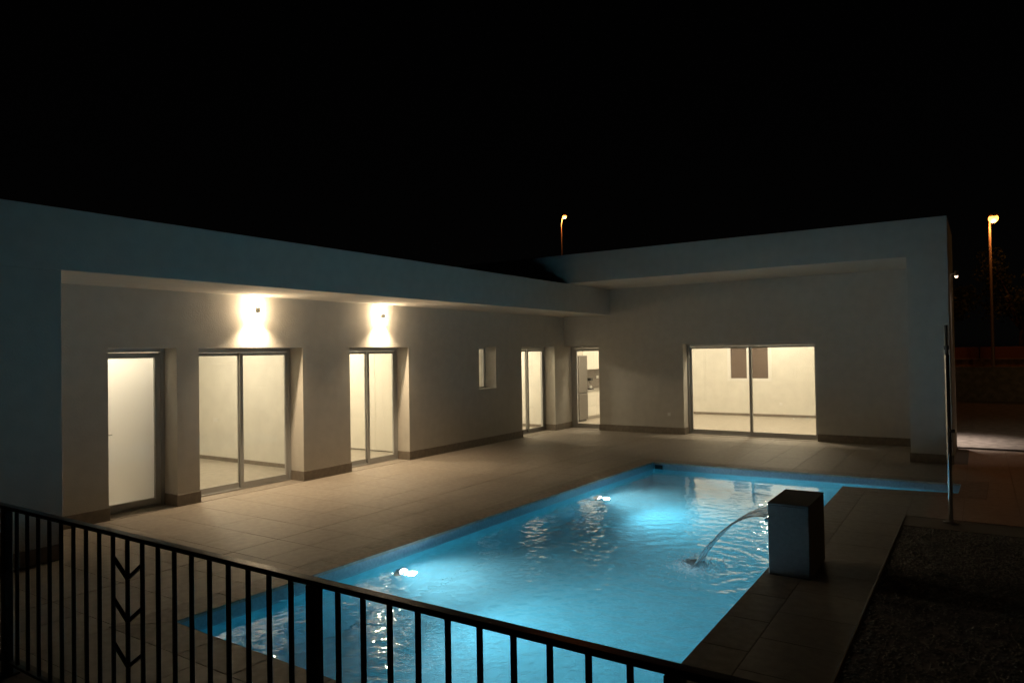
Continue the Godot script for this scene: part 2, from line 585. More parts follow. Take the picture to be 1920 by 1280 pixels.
func make_water() -> void:
	var x0 := -5.56; var x1 := -0.16; var z0 := -12.92; var z1 := -3.10
	var step := 0.021
	var nx := int((x1 - x0) / step); var nz := int((z1 - z0) / step)
	var n1 := FastNoiseLite.new(); n1.seed = 5; n1.frequency = 1.0; n1.fractal_octaves = 1
	var n2 := FastNoiseLite.new(); n2.seed = 6; n2.frequency = 1.0; n2.fractal_octaves = 2
	var wide: PackedVector2Array = Geometry2D.offset_polygon(pool, 0.03)[0]
	var verts := PackedVector3Array()
	var norms := PackedVector3Array()
	var heights := PackedFloat32Array()
	var inside := PackedByteArray()
	heights.resize((nx + 1) * (nz + 1)); inside.resize((nx + 1) * (nz + 1))
	var splash := Vector2(-2.53, -7.26)
	for j in nz + 1:
		for i in nx + 1:
			var x := x0 + i * step; var z := z0 + j * step
			var p := Vector2(x, z)
			var r := p.distance_to(splash)
			var stir := 0.13 + 1.05 * exp(-r * r / 9.0) + 0.28 * smoothstep(-6.8, -4.6, z)
			var h := 0.0008 * n1.get_noise_2d(x * 1.7 + 4.0, z * 2.1) * 2.0
			h += stir * 0.0030 * n2.get_noise_2d(x * 4.2 - z * 0.9, z * 5.0 + x * 0.8) * 1.6
			h += stir * 0.0016 * n2.get_noise_2d(x * 13.0, z * 14.0) * 1.6
			h += 0.006 * exp(-r / 0.9) * cos(TAU * r / 0.23 + 1.5 * n1.get_noise_2d(x * 3.0, z * 3.0)) * (1.0 - exp(-r * r / 0.02))
			h += 0.0012 * exp(-r / 2.2) * cos(TAU * r / 0.31)
			h += 0.03 * exp(-r * r / 0.018) * (0.6 + 0.8 * n2.get_noise_2d(x * 25.0, z * 25.0))
			heights[j * (nx + 1) + i] = h
			inside[j * (nx + 1) + i] = 1 if Geometry2D.is_point_in_polygon(p, wide) else 0
	for j in nz + 1:
		for i in nx + 1:
			var k := j * (nx + 1) + i
			verts.append(Vector3(x0 + i * step, WATER + heights[k], z0 + j * step))
			var l := heights[k - 1] if i > 0 else heights[k]
			var rr := heights[k + 1] if i < nx else heights[k]
			var u := heights[k - nx - 1] if j > 0 else heights[k]
			var d := heights[k + nx + 1] if j < nz else heights[k]
			norms.append(Vector3(l - rr, 2.0 * step, u - d).normalized())
	var index := PackedInt32Array()
	for j in nz:
		for i in nx:
			var k := j * (nx + 1) + i
			if inside[k] + inside[k + 1] + inside[k + nx + 1] + inside[k + nx + 2] < 2: continue
			index.append_array([k, k + 1, k + nx + 2, k, k + nx + 2, k + nx + 1])
	var arrays := []
	arrays.resize(Mesh.ARRAY_MAX)
	arrays[Mesh.ARRAY_VERTEX] = verts
	arrays[Mesh.ARRAY_NORMAL] = norms
	arrays[Mesh.ARRAY_INDEX] = index
	var mesh := ArrayMesh.new()
	mesh.add_surface_from_arrays(Mesh.PRIMITIVE_TRIANGLES, arrays)
	put(self, "pool_water", mesh, M.water).set_meta("kind", "structure")

func make_pool_lights() -> void:
	glow("pool_lens_light", Color(0.88, 0.90, 1.0), 10.0)
	var first: Node3D
	var spots := [[Vector3(-5.41, -0.62, -5.86), "round white underwater lamp in the pool wall close to the railing"], [Vector3(-5.29, -0.84, -10.46), "round white underwater lamp in the pool wall close to the skimmer corner"]]
	for k in 2:
		var at: Vector3 = spots[k][0]
		if k == 0:
			first = thing("pool_light", spots[0][1], "pool light", at, "underwater lamps on the long pool wall")
			var s := mb()
			tube(s, [Vector3(-0.03, 0, 0), Vector3(0.02, 0, 0), Vector3(0.03, 0, 0)], [0.105, 0.105, 0.07], 28)
			part(first, "trim_ring", s, M.aluminium)
			s = mb()
			tube(s, [Vector3(0.03, 0, 0), Vector3(0.04, 0, 0), Vector3(0.046, 0, 0)], [0.062, 0.06, 0.04], 28)
			part(first, "lamp_lens", s, M.pool_lens_light)
			var l := SpotLight3D.new()
			l.name = "lamp"
			l.light_color = Color(0.86, 0.95, 1.0)
			l.light_energy = 14.5
			l.light_size = 0.05
			l.spot_angle = 76.0
			l.spot_angle_attenuation = 1.0
			l.spot_range = 14.0
			l.spot_attenuation = 2.0
			l.shadow_enabled = true
			l.position = Vector3(0.15, 0, 0)
			l.rotation_degrees = Vector3(12, -90, 0)
			first.add_child(l)
		else:
			copy(first, "pool_light", spots[k][1], at)

# ---------------------------------------------------------------- the house

# local axes: x along the opening, y up, z outwards; returns the node
func opening(house: Node3D, called: String, at: Vector3, long_side: bool) -> Node3D:
	var o := Node3D.new()
	o.name = called
	house.add_child(o, true)
	o.transform = Transform3D(Basis(Vector3(0, 0, -1), Vector3.UP, Vector3(1, 0, 0)) if long_side else Basis.IDENTITY, at - house.position)
	return o

func ring(s: SurfaceTool, x0: float, x1: float, y0: float, y1: float, z0: float, z1: float, l: float, r: float, b: float, t: float) -> void:
	box(s, Vector3(x0, y0, z0), Vector3(x0 + l, y1, z1), 0.003)
	box(s, Vector3(x1 - r, y0, z0), Vector3(x1, y1, z1), 0.003)
	box(s, Vector3(x0 + l, y0, z0 + 0.001), Vector3(x1 - r, y0 + b, z1 - 0.001), 0.003)
	box(s, Vector3(x0 + l, y1 - t, z0 + 0.001), Vector3(x1 - r, y1, z1 - 0.001), 0.003)

func pane(o: Node3D, x0: float, x1: float, y0: float, y1: float, z: float, m: Material, called := "pane") -> void:
	var s := mb()
	quad(s, Vector3(x0, y0, z), Vector3(x1, y0, z), Vector3(x1, y1, z), Vector3(x0, y1, z), Vector3(0, 0, 1))
	part(o, called, s, m)

func sash(o: Node3D, x0: float, x1: float, y0: float, y1: float, z: float, stile: float, m_glass: Material) -> void:
	var s := mb()
	ring(s, x0, x1, y0, y1, z - 0.019, z + 0.019, stile, stile, 0.085, 0.05)
	part(o, "sash", s, M.aluminium)
	pane(o, x0 + stile, x1 - stile, y0 + 0.085, y1 - 0.05, z, m_glass)

func sliding_door(house: Node3D, label: String, at: Vector3, long_side: bool, w: float, right_in_front := true, handle_left := false) -> void:
	var o := opening(house, "sliding_door", at, long_side)
	o.set_meta("label", label)
	var s := mb()
	ring(s, 0.0, w, 0.0, DOOR_TOP, -0.11, 0.0, 0.045, 0.045, 0.02, 0.075)
	part(o, "frame", s, M.aluminium)
	s = mb()
	box(s, Vector3(0.046, 0.021, -0.058), Vector3(w - 0.046, 0.034, -0.052))
	part(o, "track", s, M.aluminium)
	var mid := w / 2.0
	var zf := -0.031; var zb := -0.079
	sash(o, 0.047, mid + 0.03, 0.024, DOOR_TOP - 0.078, zb if right_in_front else zf, 0.058, M.glass)
	sash(o, mid - 0.03, w - 0.047, 0.024, DOOR_TOP - 0.078, zf if right_in_front else zb, 0.058, M.glass)
	s = mb()
	box(s, Vector3(mid - 0.034, 0.03, -0.056), Vector3(mid - 0.0305, DOOR_TOP - 0.08, -0.051))
	part(o, "brush_seal", s, M.rubber)
	s = mb()
	var hx := 0.073 if handle_left else w - 0.073
	var hz := (zb if (right_in_front == handle_left) else zf) + 0.02
	box(s, Vector3(hx - 0.014, 1.0, hz), Vector3(hx + 0.014, 1.2, hz + 0.02), 0.004)
	part(o, "handle", s, M.aluminium)

func hinged_door(house: Node3D, label: String, at: Vector3, long_side: bool, w: float, m_glass: Material, stile: float, left_stile := -1.0) -> void:
	var o := opening(house, "glazed_door", at, long_side)
	o.set_meta("label", label)
	var s := mb()
	ring(s, 0.0, w, 0.0, DOOR_TOP, -0.08, 0.0, 0.05, 0.05, 0.02, 0.06)
	part(o, "frame", s, M.aluminium)
	s = mb()
	var ls := stile if left_stile < 0.0 else left_stile
	ring(s, 0.053, w - 0.053, 0.024, DOOR_TOP - 0.064, -0.066, -0.012, ls, stile, 0.095, 0.075)
	part(o, "leaf_frame", s, M.aluminium)
	pane(o, 0.053 + ls, w - 0.053 - stile, 0.119, DOOR_TOP - 0.139, -0.03, M.glass)
	if m_glass != M.glass:
		pane(o, 0.053 + ls, w - 0.053 - stile, 0.119, DOOR_TOP - 0.139, -0.05, m_glass, "frosted_pane")
	s = mb()
	box(s, Vector3(0.085, 1.02, -0.012), Vector3(0.11, 1.16, -0.002), 0.003)
	tube(s, [Vector3(0.098, 1.09, -0.004), Vector3(0.098, 1.09, 0.035), Vector3(0.19, 1.09, 0.037)], [0.008, 0.008, 0.008], 8)
	part(o, "handle", s, M.aluminium)

func skirt(house: Node3D, p: Vector3, q: Vector3) -> void:
	var s := mb()
	box(s, p, q, 0.003)
	wpart(house, "skirting_board", s, M.skirting)

func make_house() -> void:
	var house := thing("house", "white flat-roofed villa with lit glass doors and deep eaves round the pool terrace", "house", Vector3(-9.62, 0, -17.17))
	var s := mb()
	# openings: [z high, z low] on the long side, [x0, x1] on the short side
	var d1 := [-4.83, -5.79]; var d2 := [-6.135, -8.055]; var d3 := [-9.13, -10.73]; var d4 := [-14.945, -16.60]
	var win := [-13.13, -13.815]
	var kit := [-9.62, -8.573]; var liv := [-6.222, -3.085]
	var holes := []
	for d in [d1, d2, d3, d4]: holes.append([d[1], d[0], -1.0, DOOR_TOP])
	holes.append([win[1], win[0], 1.278, DOOR_TOP])
	holed_wall(s, 0, WALL_X - 0.44, WALL_X, WALL_Z, -3.65, 0.0, SOFFIT, holes)
	wpart(house, "wall", s, M.stucco)
	s = mb()
	holed_wall(s, 2, WALL_Z - 0.45, WALL_Z, -14.5, -0.86, 0.0, HIGH_SOFFIT, [[kit[0], kit[1], -1.0, DOOR_TOP], [liv[0], liv[1], -1.0, DOOR_TOP]])
	wpart(house, "wall", s, M.stucco)
	# end pier and end wall
	s = mb()
	box(s, Vector3(-1.094, 0, FASCIA_Z), Vector3(-0.436, HIGH_SOFFIT, WALL_Z + 0.0), 0.006)
	wpart(house, "end_pier", s, M.stucco)
	s = mb()
	box(s, Vector3(-0.86, 0, WALL_Z - 0.45), Vector3(-0.4361, HIGH_SOFFIT, WALL_Z - 0.0005), 0.0)
	wpart(house, "end_wall", s, M.stucco)
	# the block that closes the long porch on the near side
	s = mb()
	box(s, Vector3(-14.5, 0, -3.65), Vector3(FASCIA_X, SOFFIT - 0.0005, 6.0), 0.006)
	wpart(house, "porch_end_block", s, M.stucco)
	# low roof: eaves slab and parapet
	s = mb()
	box(s, Vector3(-14.5, SOFFIT, WALL_Z), Vector3(FASCIA_X - 0.2, SOFFIT + 0.22, 6.0))
	wpart(house, "eaves_slab", s, M.stucco)
	s = mb()
	box(s, Vector3(FASCIA_X - 0.2, SOFFIT, WALL_Z), Vector3(FASCIA_X, PARAPET, 6.0), 0.006)
	wpart(house, "parapet", s, M.stucco)
	# high roof
	s = mb()
	box(s, Vector3(-14.5, HIGH_SOFFIT, -23.4), Vector3(-0.636, HIGH_SOFFIT + 0.22, FASCIA_Z - 0.2))
	wpart(house, "eaves_slab", s, M.stucco)
	s = mb()
	box(s, Vector3(-14.5, HIGH_SOFFIT, FASCIA_Z - 0.2), Vector3(-0.436, HIGH_PARAPET, FASCIA_Z), 0.006)
	wpart(house, "parapet", s, M.stucco)
	s = mb()
	box(s, Vector3(-0.636, HIGH_SOFFIT, -17.62), Vector3(-0.4362, HIGH_PARAPET - 0.001, FASCIA_Z - 0.2), 0.0)
	wpart(house, "parapet", s, M.stucco)
	# rooms
	for z in [[-6.02, -5.92], [-8.95, -8.82], [-11.95, -11.85], [-14.42, -14.32]]:
		s = mb()
		box(s, Vector3(-14.5, 0, z[0]), Vector3(WALL_X - 0.44, CEILING, z[1]))
		wpart(house, "partition_wall", s, M.room_paint)
	s = mb()
	box(s, Vector3(-14.7, 0, -23.6), Vector3(-14.5, HIGH_SOFFIT - 0.02, -3.65))
	wpart(house, "back_wall", s, M.room_paint)
	s = mb()   # inner face of the wall behind the last bedroom and lining of the near block
	box(s, Vector3(-14.5, 0, WALL_Z), Vector3(WALL_X - 0.44, CEILING, WALL_Z + 0.015))
	wpart(house, "partition_wall", s, M.room_paint)
	s = mb()
	box(s, Vector3(-14.5, 0, -3.665), Vector3(WALL_X - 0.44, CEILING, -3.65))
	wpart(house, "partition_wall", s, M.room_paint)
	s = mb()   # living room: rear wall with a window, side walls
	holed_wall(s, 2, -23.25, -22.85, -14.5, -0.9, 0.0, HIGH_SOFFIT - 0.02, [[-6.80, -5.43, 1.10, 2.22]])
	wpart(house, "rear_wall", s, M.room_paint)
	s = mb()
	box(s, Vector3(-10.95, 0, -22.85), Vector3(-10.82, HIGH_CEILING, WALL_Z - 0.45))
	wpart(house, "partition_wall", s, M.room_paint)
	s = mb()
	box(s, Vector3(-1.3, 0, -22.85), Vector3(-0.9, HIGH_SOFFIT - 0.02, WALL_Z - 0.45))
	wpart(house, "side_wall", s, M.room_paint)
	s = mb()
	box(s, Vector3(-14.5, CEILING, WALL_Z + 0.0), Vector3(WALL_X - 0.44, CEILING + 0.1, -3.65))
	wpart(house, "ceiling", s, M.ceiling_paint)
	s = mb()
	box(s, Vector3(-10.82, HIGH_CEILING, -22.85), Vector3(-1.3, HIGH_CEILING + 0.1, WALL_Z - 0.45))
	wpart(house, "ceiling", s, M.ceiling_paint)
	s = mb()
	box(s, Vector3(-14.5, -0.04, WALL_Z + 0.015), Vector3(WALL_X - 0.44 + 0.1, 0.004, -3.665))
	wpart(house, "room_floor", s, M.room_floor)
	s = mb()
	box(s, Vector3(-10.82, -0.04, -22.85), Vector3(-1.3, 0.004, WALL_Z - 0.35))
	wpart(house, "room_floor", s, M.room_floor)
	# thresholds between wall face and frames
	for d in [d1, d2, d3, d4]:
		s = mb()
		box(s, Vector3(WALL_X - 0.44 + 0.1, -0.04, d[1]), Vector3(WALL_X, 0.002, d[0]))
		wpart(house, "threshold", s, M.tile_1)
	for d in [kit, liv]:
		s = mb()
		box(s, Vector3(d[0], -0.04, WALL_Z - 0.35), Vector3(d[1], 0.002, WALL_Z))
		wpart(house, "threshold", s, M.tile_1)
	# doors
	var fx := WALL_X - FRAME_BACK
	hinged_door(house, "narrow frosted glass door in grey metal frame at the end of the porch", Vector3(fx, 0.003, d1[0]), true, d1[0] - d1[1], M.frosted_glass, 0.085)
	sliding_door(house, "two-panel sliding glass door of the bedroom under a wall lamp", Vector3(fx, 0.003, d2[0]), true, d2[0] - d2[1])
	sliding_door(house, "two-panel sliding glass door in front of a white wardrobe", Vector3(fx, 0.003, d3[0]), true, d3[0] - d3[1])
	sliding_door(house, "two-panel sliding glass door beside the inner corner", Vector3(fx, 0.003, d4[0]), true, d4[0] - d4[1])
	hinged_door(house, "narrow glass door showing the kitchen and its fridge", Vector3(kit[0], 0.003, WALL_Z - 0.36), false, kit[1] - kit[0], M.glass, 0.075, 0.12)
	sliding_door(house, "wide sliding glass door of the empty living room", Vector3(liv[0], 0.003, WALL_Z - 0.30), false, liv[1] - liv[0], true, true)
	# small window on the long side
	var w := opening(house, "window", Vector3(fx, 1.278, win[0]), true)
	w.set_meta("label", "small deep-set window in the long white wall")
	s = mb()
	ring(s, 0.0, win[0] - win[1], 0.0, DOOR_TOP - 1.278, -0.06, 0.0, 0.05, 0.05, 0.05, 0.05)
	part(w, "frame", s, M.white_plastic)
	pane(w, 0.05, win[0] - win[1] - 0.05, 0.05, DOOR_TOP - 1.278 - 0.05, -0.03, M.glass)
	s = mb()
	box(s, Vector3(0.001, 0.0005, 0.001), Vector3(win[0] - win[1] - 0.001, 0.02, FRAME_BACK + 0.02), 0.003)
	part(w, "sill", s, M.stucco)
	# rear window of the living room with closed brown shutters
	w = opening(house, "window", Vector3(-6.80, 1.10, -22.95), false)
	w.set_meta("label", "white framed window with two brown shutters seen through the living room")
	s = mb()
	ring(s, 0.0, 1.37, 0.0, 1.12, 0.0, 0.11, 0.1, 0.1, 0.09, 0.05)
	box(s, Vector3(0.61, 0.09, 0.005), Vector3(0.76, 1.07, 0.108), 0.003)
	part(w, "frame", s, M.white_plastic)
	for x in [0.1, 0.76]:
		s = mb()
		for k in 24:
			box(s, Vector3(x, 0.09 + k * 0.0408, 0.03), Vector3(x + 0.51, 0.09 + k * 0.0408 + 0.0385, 0.045), 0.004)
		part(w, "shutter", s, M.shutter)
		pane(w, x, x + 0.51, 0.09, 1.07, 0.07, M.glass)
	# skirting along the facades, turned into the reveals
	var h := 0.168
	var t := 0.013
	var stops := [-3.66, d1[0], d1[1], d2[0], d2[1], d3[0], d3[1], d4[0], d4[1], WALL_Z + 0.001]
	for k in range(0, stops.size(), 2):
		var last := k == stops.size() - 2
		skirt(house, Vector3(WALL_X, 0.0005, stops[k + 1] if last else stops[k + 1] - t), Vector3(WALL_X + t, h, stops[k] + (0.0 if k == 0 else t)))
		if k > 0:
			skirt(house, Vector3(fx + 0.001, 0.0025, stops[k]), Vector3(WALL_X, h - 0.001, stops[k] + t))
		if not last:
			skirt(house, Vector3(fx + 0.001, 0.0025, stops[k + 1] - t), Vector3(WALL_X, h - 0.001, stops[k + 1]))
	skirt(house, Vector3(WALL_X + 0.0005, 0.0025, WALL_Z - 0.358), Vector3(WALL_X + t, h - 0.001, WALL_Z))
	skirt(house, Vector3(kit[1] - t, 0.0005, WALL_Z), Vector3(liv[0] + t, h, WALL_Z + t))
	skirt(house, Vector3(liv[0], 0.0025, WALL_Z - 0.299), Vector3(liv[0] + t, h - 0.001, WALL_Z))
	skirt(house, Vector3(kit[1] - t, 0.0025, WALL_Z - 0.358), Vector3(kit[1], h - 0.001, WALL_Z))
	skirt(house, Vector3(liv[1] - t, 0.0005, WALL_Z), Vector3(-1.095, h, WALL_Z + t))
	skirt(house, Vector3(-1.11, 0.0005, FASCIA_Z), Vector3(-0.42, h, FASCIA_Z + t))
	skirt(house, Vector3(FASCIA_X, 0.0005, -3.65), Vector3(FASCIA_X + t, h, 5.9))
	# skirting inside
	for b in [[Vector3(-14.5, 0.004, -8.82), Vector3(-10.07, 0.08, -8.808)], [Vector3(-14.5, 0.004, WALL_Z + 0.015), Vector3(-10.07, 0.08, WALL_Z + 0.027)], [Vector3(-10.2, 0.004, -22.85), Vector3(-1.31, 0.08, -22.838)]]:
		s = mb()
		box(s, b[0], b[1], 0.002)
		wpart(house, "skirting_board", s, M.skirting)
	# sockets and switches
	for b in [[Vector3(-13.24, 0.83, -8.82), 0.16], [Vector3(-5.17, 0.40, -22.85), 0.08], [Vector3(-6.613, 0.50, WALL_Z), 0.08]]:
		s = mb()
		box(s, b[0] + Vector3(-b[1] / 2.0, -0.04, 0), b[0] + Vector3(b[1] / 2.0, 0.04, 0.01), 0.003)
		wpart(house, "socket", s, M.white_plastic)

# ---------------------------------------------------------------- lamps of the house

func lamp_in(parent: Node3D, at: Vector3, color: Color, energy: float, size: float, reach: float) -> OmniLight3D:
	var l := OmniLight3D.new()
	l.name = "lamp"
	l.light_color = color
	l.light_energy = energy
	l.light_size = size
	l.omni_range = reach
	l.omni_attenuation = 2.0
	l.shadow_enabled = true
	l.position = at
	parent.add_child(l)
	return l

func spot_in(parent: Node3D, at: Vector3, pitch: float, color: Color, energy: float, angle: float, blend: float, size: float) -> void:
	var l := SpotLight3D.new()
	l.name = "lamp"
	l.light_color = color
	l.light_energy = energy
	l.light_size = size
	l.spot_angle = angle
	l.spot_angle_attenuation = blend
	l.spot_range = 20.0
	l.spot_attenuation = 2.0
	l.shadow_enabled = true
	l.position = at
	l.rotation_degrees = Vector3(pitch, 0, 0)
	parent.add_child(l, true)

func make_ceiling_lights() -> void:
	glow("ceiling_lamp_light", ROOM_WARM, 5.0)
	var spots := [
		[Vector3(-10.75, CEILING, -4.75), 2.9, "round ceiling lamp in the room with the frosted door"],
		[Vector3(-12.0, CEILING, -7.30), 2.8, "round ceiling lamp in the bedroom behind the wide sliding door"],
		[Vector3(-12.0, CEILING, -10.05), 3.7, "round ceiling lamp in the wardrobe room"],
		[Vector3(-12.4, CEILING, -13.1), 1.6, "round ceiling lamp in the room with the small window"],
		[Vector3(-11.9, CEILING, -15.7), 4.6, "round ceiling lamp in the bedroom beside the inner corner"],
		[Vector3(-9.1, HIGH_CEILING, -18.15), 3.4, "round ceiling lamp just inside the kitchen door"],
		[Vector3(-9.0, HIGH_CEILING, -21.4), 2.0, "round ceiling lamp over the kitchen worktop"],
		[Vector3(-4.7, HIGH_CEILING, -18.15), 4.9, "round ceiling lamp close to the living room sliding door"],
		[Vector3(-5.2, HIGH_CEILING, -21.6), 2.8, "round ceiling lamp at the back of the living room"],
	]
	for sp in spots:
		var t := thing("ceiling_lamp", sp[2], "ceiling lamp", sp[0], "ceiling lamps of the rooms")
		var s := mb()
		tube(s, [Vector3(0, 0, 0), Vector3(0, -0.03, 0), Vector3(0, -0.04, 0)], [0.16, 0.16, 0.15], 28)
		part(t, "trim_ring", s, M.white_plastic)
		s = mb()
		tube(s, [Vector3(0, -0.04, 0), Vector3(0, -0.055, 0), Vector3(0, -0.06, 0)], [0.14, 0.125, 0.06], 28)
		part(t, "lamp_diffuser", s, M.ceiling_lamp_light)
		lamp_in(t, Vector3(0, -0.19, 0), ROOM_WARM, sp[1], 0.12, 14.0)

func make_sconces() -> void:
	glow("sconce_light", WARM, 820.0)
	glow("sconce_light_dim", Color(1.0, 0.84, 0.70), 4.0)
	var first: Node3D
	var spots := [
		[Vector3(WALL_X, 2.865, -7.09), 0.0, "small up-and-down wall lamp shining above the wide bedroom sliding door"],
		[Vector3(WALL_X, 2.867, -9.92), 0.0, "small up-and-down wall lamp shining above the wardrobe room sliding door"],
		[Vector3(-0.436, 3.50, -15.9), 0.0, "small wall lamp on the narrow end wall near the shower"],
		[Vector3(-0.90, 2.45, -18.55), 0.0, "small wall lamp round the corner lighting the side yard"],
	]
	for k in spots.size():
		if k == 0:
			first = thing("wall_sconce", spots[0][2], "wall lamp", spots[0][0], "up-and-down wall lamps of the house")
			var s := mb()
			tube(s, [Vector3(0.0, 0, 0), Vector3(0.012, 0, 0), Vector3(0.016, 0, 0)], [0.042, 0.042, 0.036], 20)
			part(first, "wall_plate", s, M.white_plastic)
			s = mb()
			tube(s, [Vector3(0.016, 0, 0), Vector3(0.075, 0, 0)], [0.012, 0.012], 10)
			part(first, "arm", s, M.white_plastic)
			s = mb()
			tube(s, [Vector3(0.10, -0.05, 0), Vector3(0.10, -0.047, 0), Vector3(0.10, 0.047, 0), Vector3(0.10, 0.05, 0)], [0.032, 0.035, 0.035, 0.032], 20)
			part(first, "lamp_body", s, M.white_plastic)
			for d in [-1.0, 1.0]:
				s = mb()
				tube(s, [Vector3(0.10, d * 0.05, 0), Vector3(0.10, d * 0.066, 0), Vector3(0.10, d * 0.08, 0), Vector3(0.10, d * 0.088, 0)], [0.028, 0.028, 0.021, 0.008], 16)
				part(first, "lamp_glow", s, M.sconce_light)
				spot_in(first, Vector3(0.10, d * 0.112, 0), 90.0 * d, WARM, 6.6, 60.0, 1.0, 0.024)
		else:
			var c := copy(first, "wall_sconce", spots[k][2], spots[k][0])
			if k >= 2:
				for l in c.get_children():
					if l is MeshInstance3D and l.material_override == M.sconce_light:
						l.material_override = M.sconce_light_dim
					if l is SpotLight3D:
						l.light_energy = 0.6 if k == 2 else 12.0
						l.spot_angle = 22.0 if k == 2 else 46.0
						l.light_color = Color(1.0, 0.90, 0.83)
					if k == 2 and (l is SpotLight3D and l.position.y > 0.0 or l is MeshInstance3D and l.mesh.get_aabb().position.y > 0.04):
						c.remove_child(l)   # this one shines down only
						l.free()

# ---------------------------------------------------------------- furniture inside

func make_furniture() -> void:
	# wardrobe along the wall of the third room
	var t := thing("wardrobe", "tall white built-in wardrobe with plain doors behind the sliding door", "wardrobe", Vector3(-12.2, 0.004, -11.6))
	var s := mb()
	box(s, Vector3(-14.4, 0.05, -11.84), Vector3(-10.1, 2.58, -11.365))
	wpart(t, "carcass", s, M.lacquer)
	s = mb()
	box(s, Vector3(-14.35, 0.004, -11.8), Vector3(-10.15, 0.05, -11.39))
	wpart(t, "plinth", s, M.splashback)
	for k in 4:
		s = mb()
		var x0 := -14.4 + 1.075 * k + (-0.42 if k > 0 else 0.0) * 0.0
		box(s, Vector3(x0 + 0.002, 0.025, -11.365), Vector3(x0 + 1.073, 2.56, -11.343), 0.002)
		wpart(t, "door", s, M.lacquer)
	# a tall cabinet just inside the frosted door
	t = thing("tall_cabinet", "tall narrow cabinet, a darker shape behind the frosted glass door", "cabinet", Vector3(-10.4, 0.004, -5.55))
	s = mb()
	box(s, Vector3(-10.66, 0.004, -5.90), Vector3(-10.24, 2.05, -5.47), 0.004)
	wpart(t, "carcass", s, M.shutter)
	s = mb()
	box(s, Vector3(-10.238, 0.06, -5.895), Vector3(-10.22, 2.03, -5.475), 0.003)
	wpart(t, "door", s, M.shutter)
	# fridge
	t = thing("fridge", "tall grey steel two-door fridge seen through the kitchen door", "fridge", Vector3(-10.45, 0.004, -19.13))
	s = mb()
	box(s, Vector3(-10.80, 0.05, -19.42), Vector3(-10.13, 2.0, -18.87), 0.008)
	wpart(t, "cabinet", s, M.steel)
	s = mb()
	box(s, Vector3(-10.128, 0.06, -19.42), Vector3(-10.09, 0.84, -18.87), 0.008)
	wpart(t, "freezer_door", s, M.steel)
	s = mb()
	box(s, Vector3(-10.128, 0.872, -19.42), Vector3(-10.09, 2.0, -18.87), 0.008)
	wpart(t, "fridge_door", s, M.steel)
	s = mb()
	box(s, Vector3(-10.118, 0.845, -19.41), Vector3(-10.1, 0.868, -18.88))
	wpart(t, "grip_strip", s, M.dark_plastic)
	s = mb()
	box(s, Vector3(-10.75, 0.005, -19.4), Vector3(-10.14, 0.049, -18.89))
	wpart(t, "foot", s, M.dark_plastic)
	# base units
	t = thing("kitchen_counter", "white kitchen base units with drawers and pale worktop beside the fridge", "kitchen counter", Vector3(-10.5, 0.004, -20.9))
	s = mb()
	box(s, Vector3(-10.80, 0.1, -22.7), Vector3(-10.245, 0.87, -19.46))
	wpart(t, "carcass", s, M.lacquer)
	s = mb()
	box(s, Vector3(-10.80, 0.005, -22.7), Vector3(-10.30, 0.1, -19.46))
	wpart(t, "plinth", s, M.worktop)
	s = mb()
	box(s, Vector3(-10.81, 0.871, -22.72), Vector3(-10.20, 0.905, -19.45), 0.004)
	wpart(t, "worktop", s, M.worktop)
	for c in 4:
		for y in [[0.11, 0.41], [0.42, 0.72], [0.73, 0.86]]:
			s = mb()
			box(s, Vector3(-10.244, y[0], -22.7 + c * 0.81 + 0.002), Vector3(-10.225, y[1], -22.7 + c * 0.81 + 0.808), 0.002)
			wpart(t, "drawer", s, M.lacquer)
	t = thing("wall_cupboard", "white kitchen wall cupboards above the grey splashback", "cupboard", Vector3(-10.6, 1.55, -21.2))
	for c in 4:
		s = mb()
		box(s, Vector3(-10.80, 1.55, -22.7 + c * 0.71), Vector3(-10.46, 2.35, -22.7 + c * 0.71 + 0.707), 0.002)
		wpart(t, "carcass", s, M.lacquer)
	t = thing("splashback", "grey brown kitchen splashback panel with a white socket", "splashback", Vector3(-10.81, 0.906, -21.0))
	s = mb()
	box(s, Vector3(-10.82, 0.906, -22.7), Vector3(-10.803, 1.549, -19.46))
	wpart(t, "panel", s, M.splashback)
	s = mb()
	box(s, Vector3(-10.803, 1.22, -21.58), Vector3(-10.79, 1.31, -21.42), 0.003)
	wpart(t, "socket", s, M.white_plastic)
	t = thing("coffee_machine", "dark coffee machine on the kitchen worktop", "coffee machine", Vector3(-10.55, 0.906, -20.35))
	s = mb()
	box(s, Vector3(-10.70, 0.906, -20.45), Vector3(-10.40, 0.94, -20.25), 0.01)
	wpart(t, "drip_tray", s, M.dark_plastic)
	s = mb()
	box(s, Vector3(-10.74, 0.906, -20.45), Vector3(-10.60, 1.28, -20.25), 0.015)
	box(s, Vector3(-10.60, 1.18, -20.44), Vector3(-10.42, 1.28, -20.26), 0.015)
	wpart(t, "housing", s, M.dark_plastic)
	s = mb()
	tube(s, [Vector3(-10.5, 1.18, -20.35), Vector3(-10.5, 1.12, -20.35), Vector3(-10.43, 1.11, -20.35)], [0.02, 0.02, 0.012], 10)
	wpart(t, "spout", s, M.chrome)
	t = thing("mug", "white mug standing under the coffee machine spout", "mug", Vector3(-10.47, 0.941, -20.35))
	s = mb()
	tube(s, [Vector3(0, 0, 0), Vector3(0, 0.004, 0), Vector3(0, 0.085, 0)], [0.032, 0.036, 0.038], 16)
	part(t, "cup", s, M.white_plastic)
	s = mb()
	tube(s, [Vector3(0.03, 0.07, 0), Vector3(0.06, 0.06, 0), Vector3(0.06, 0.03, 0), Vector3(0.03, 0.018, 0)], [0.006, 0.006, 0.006, 0.006], 8)
	part(t, "handle", s, M.white_plastic)

# ---------------------------------------------------------------- things outside

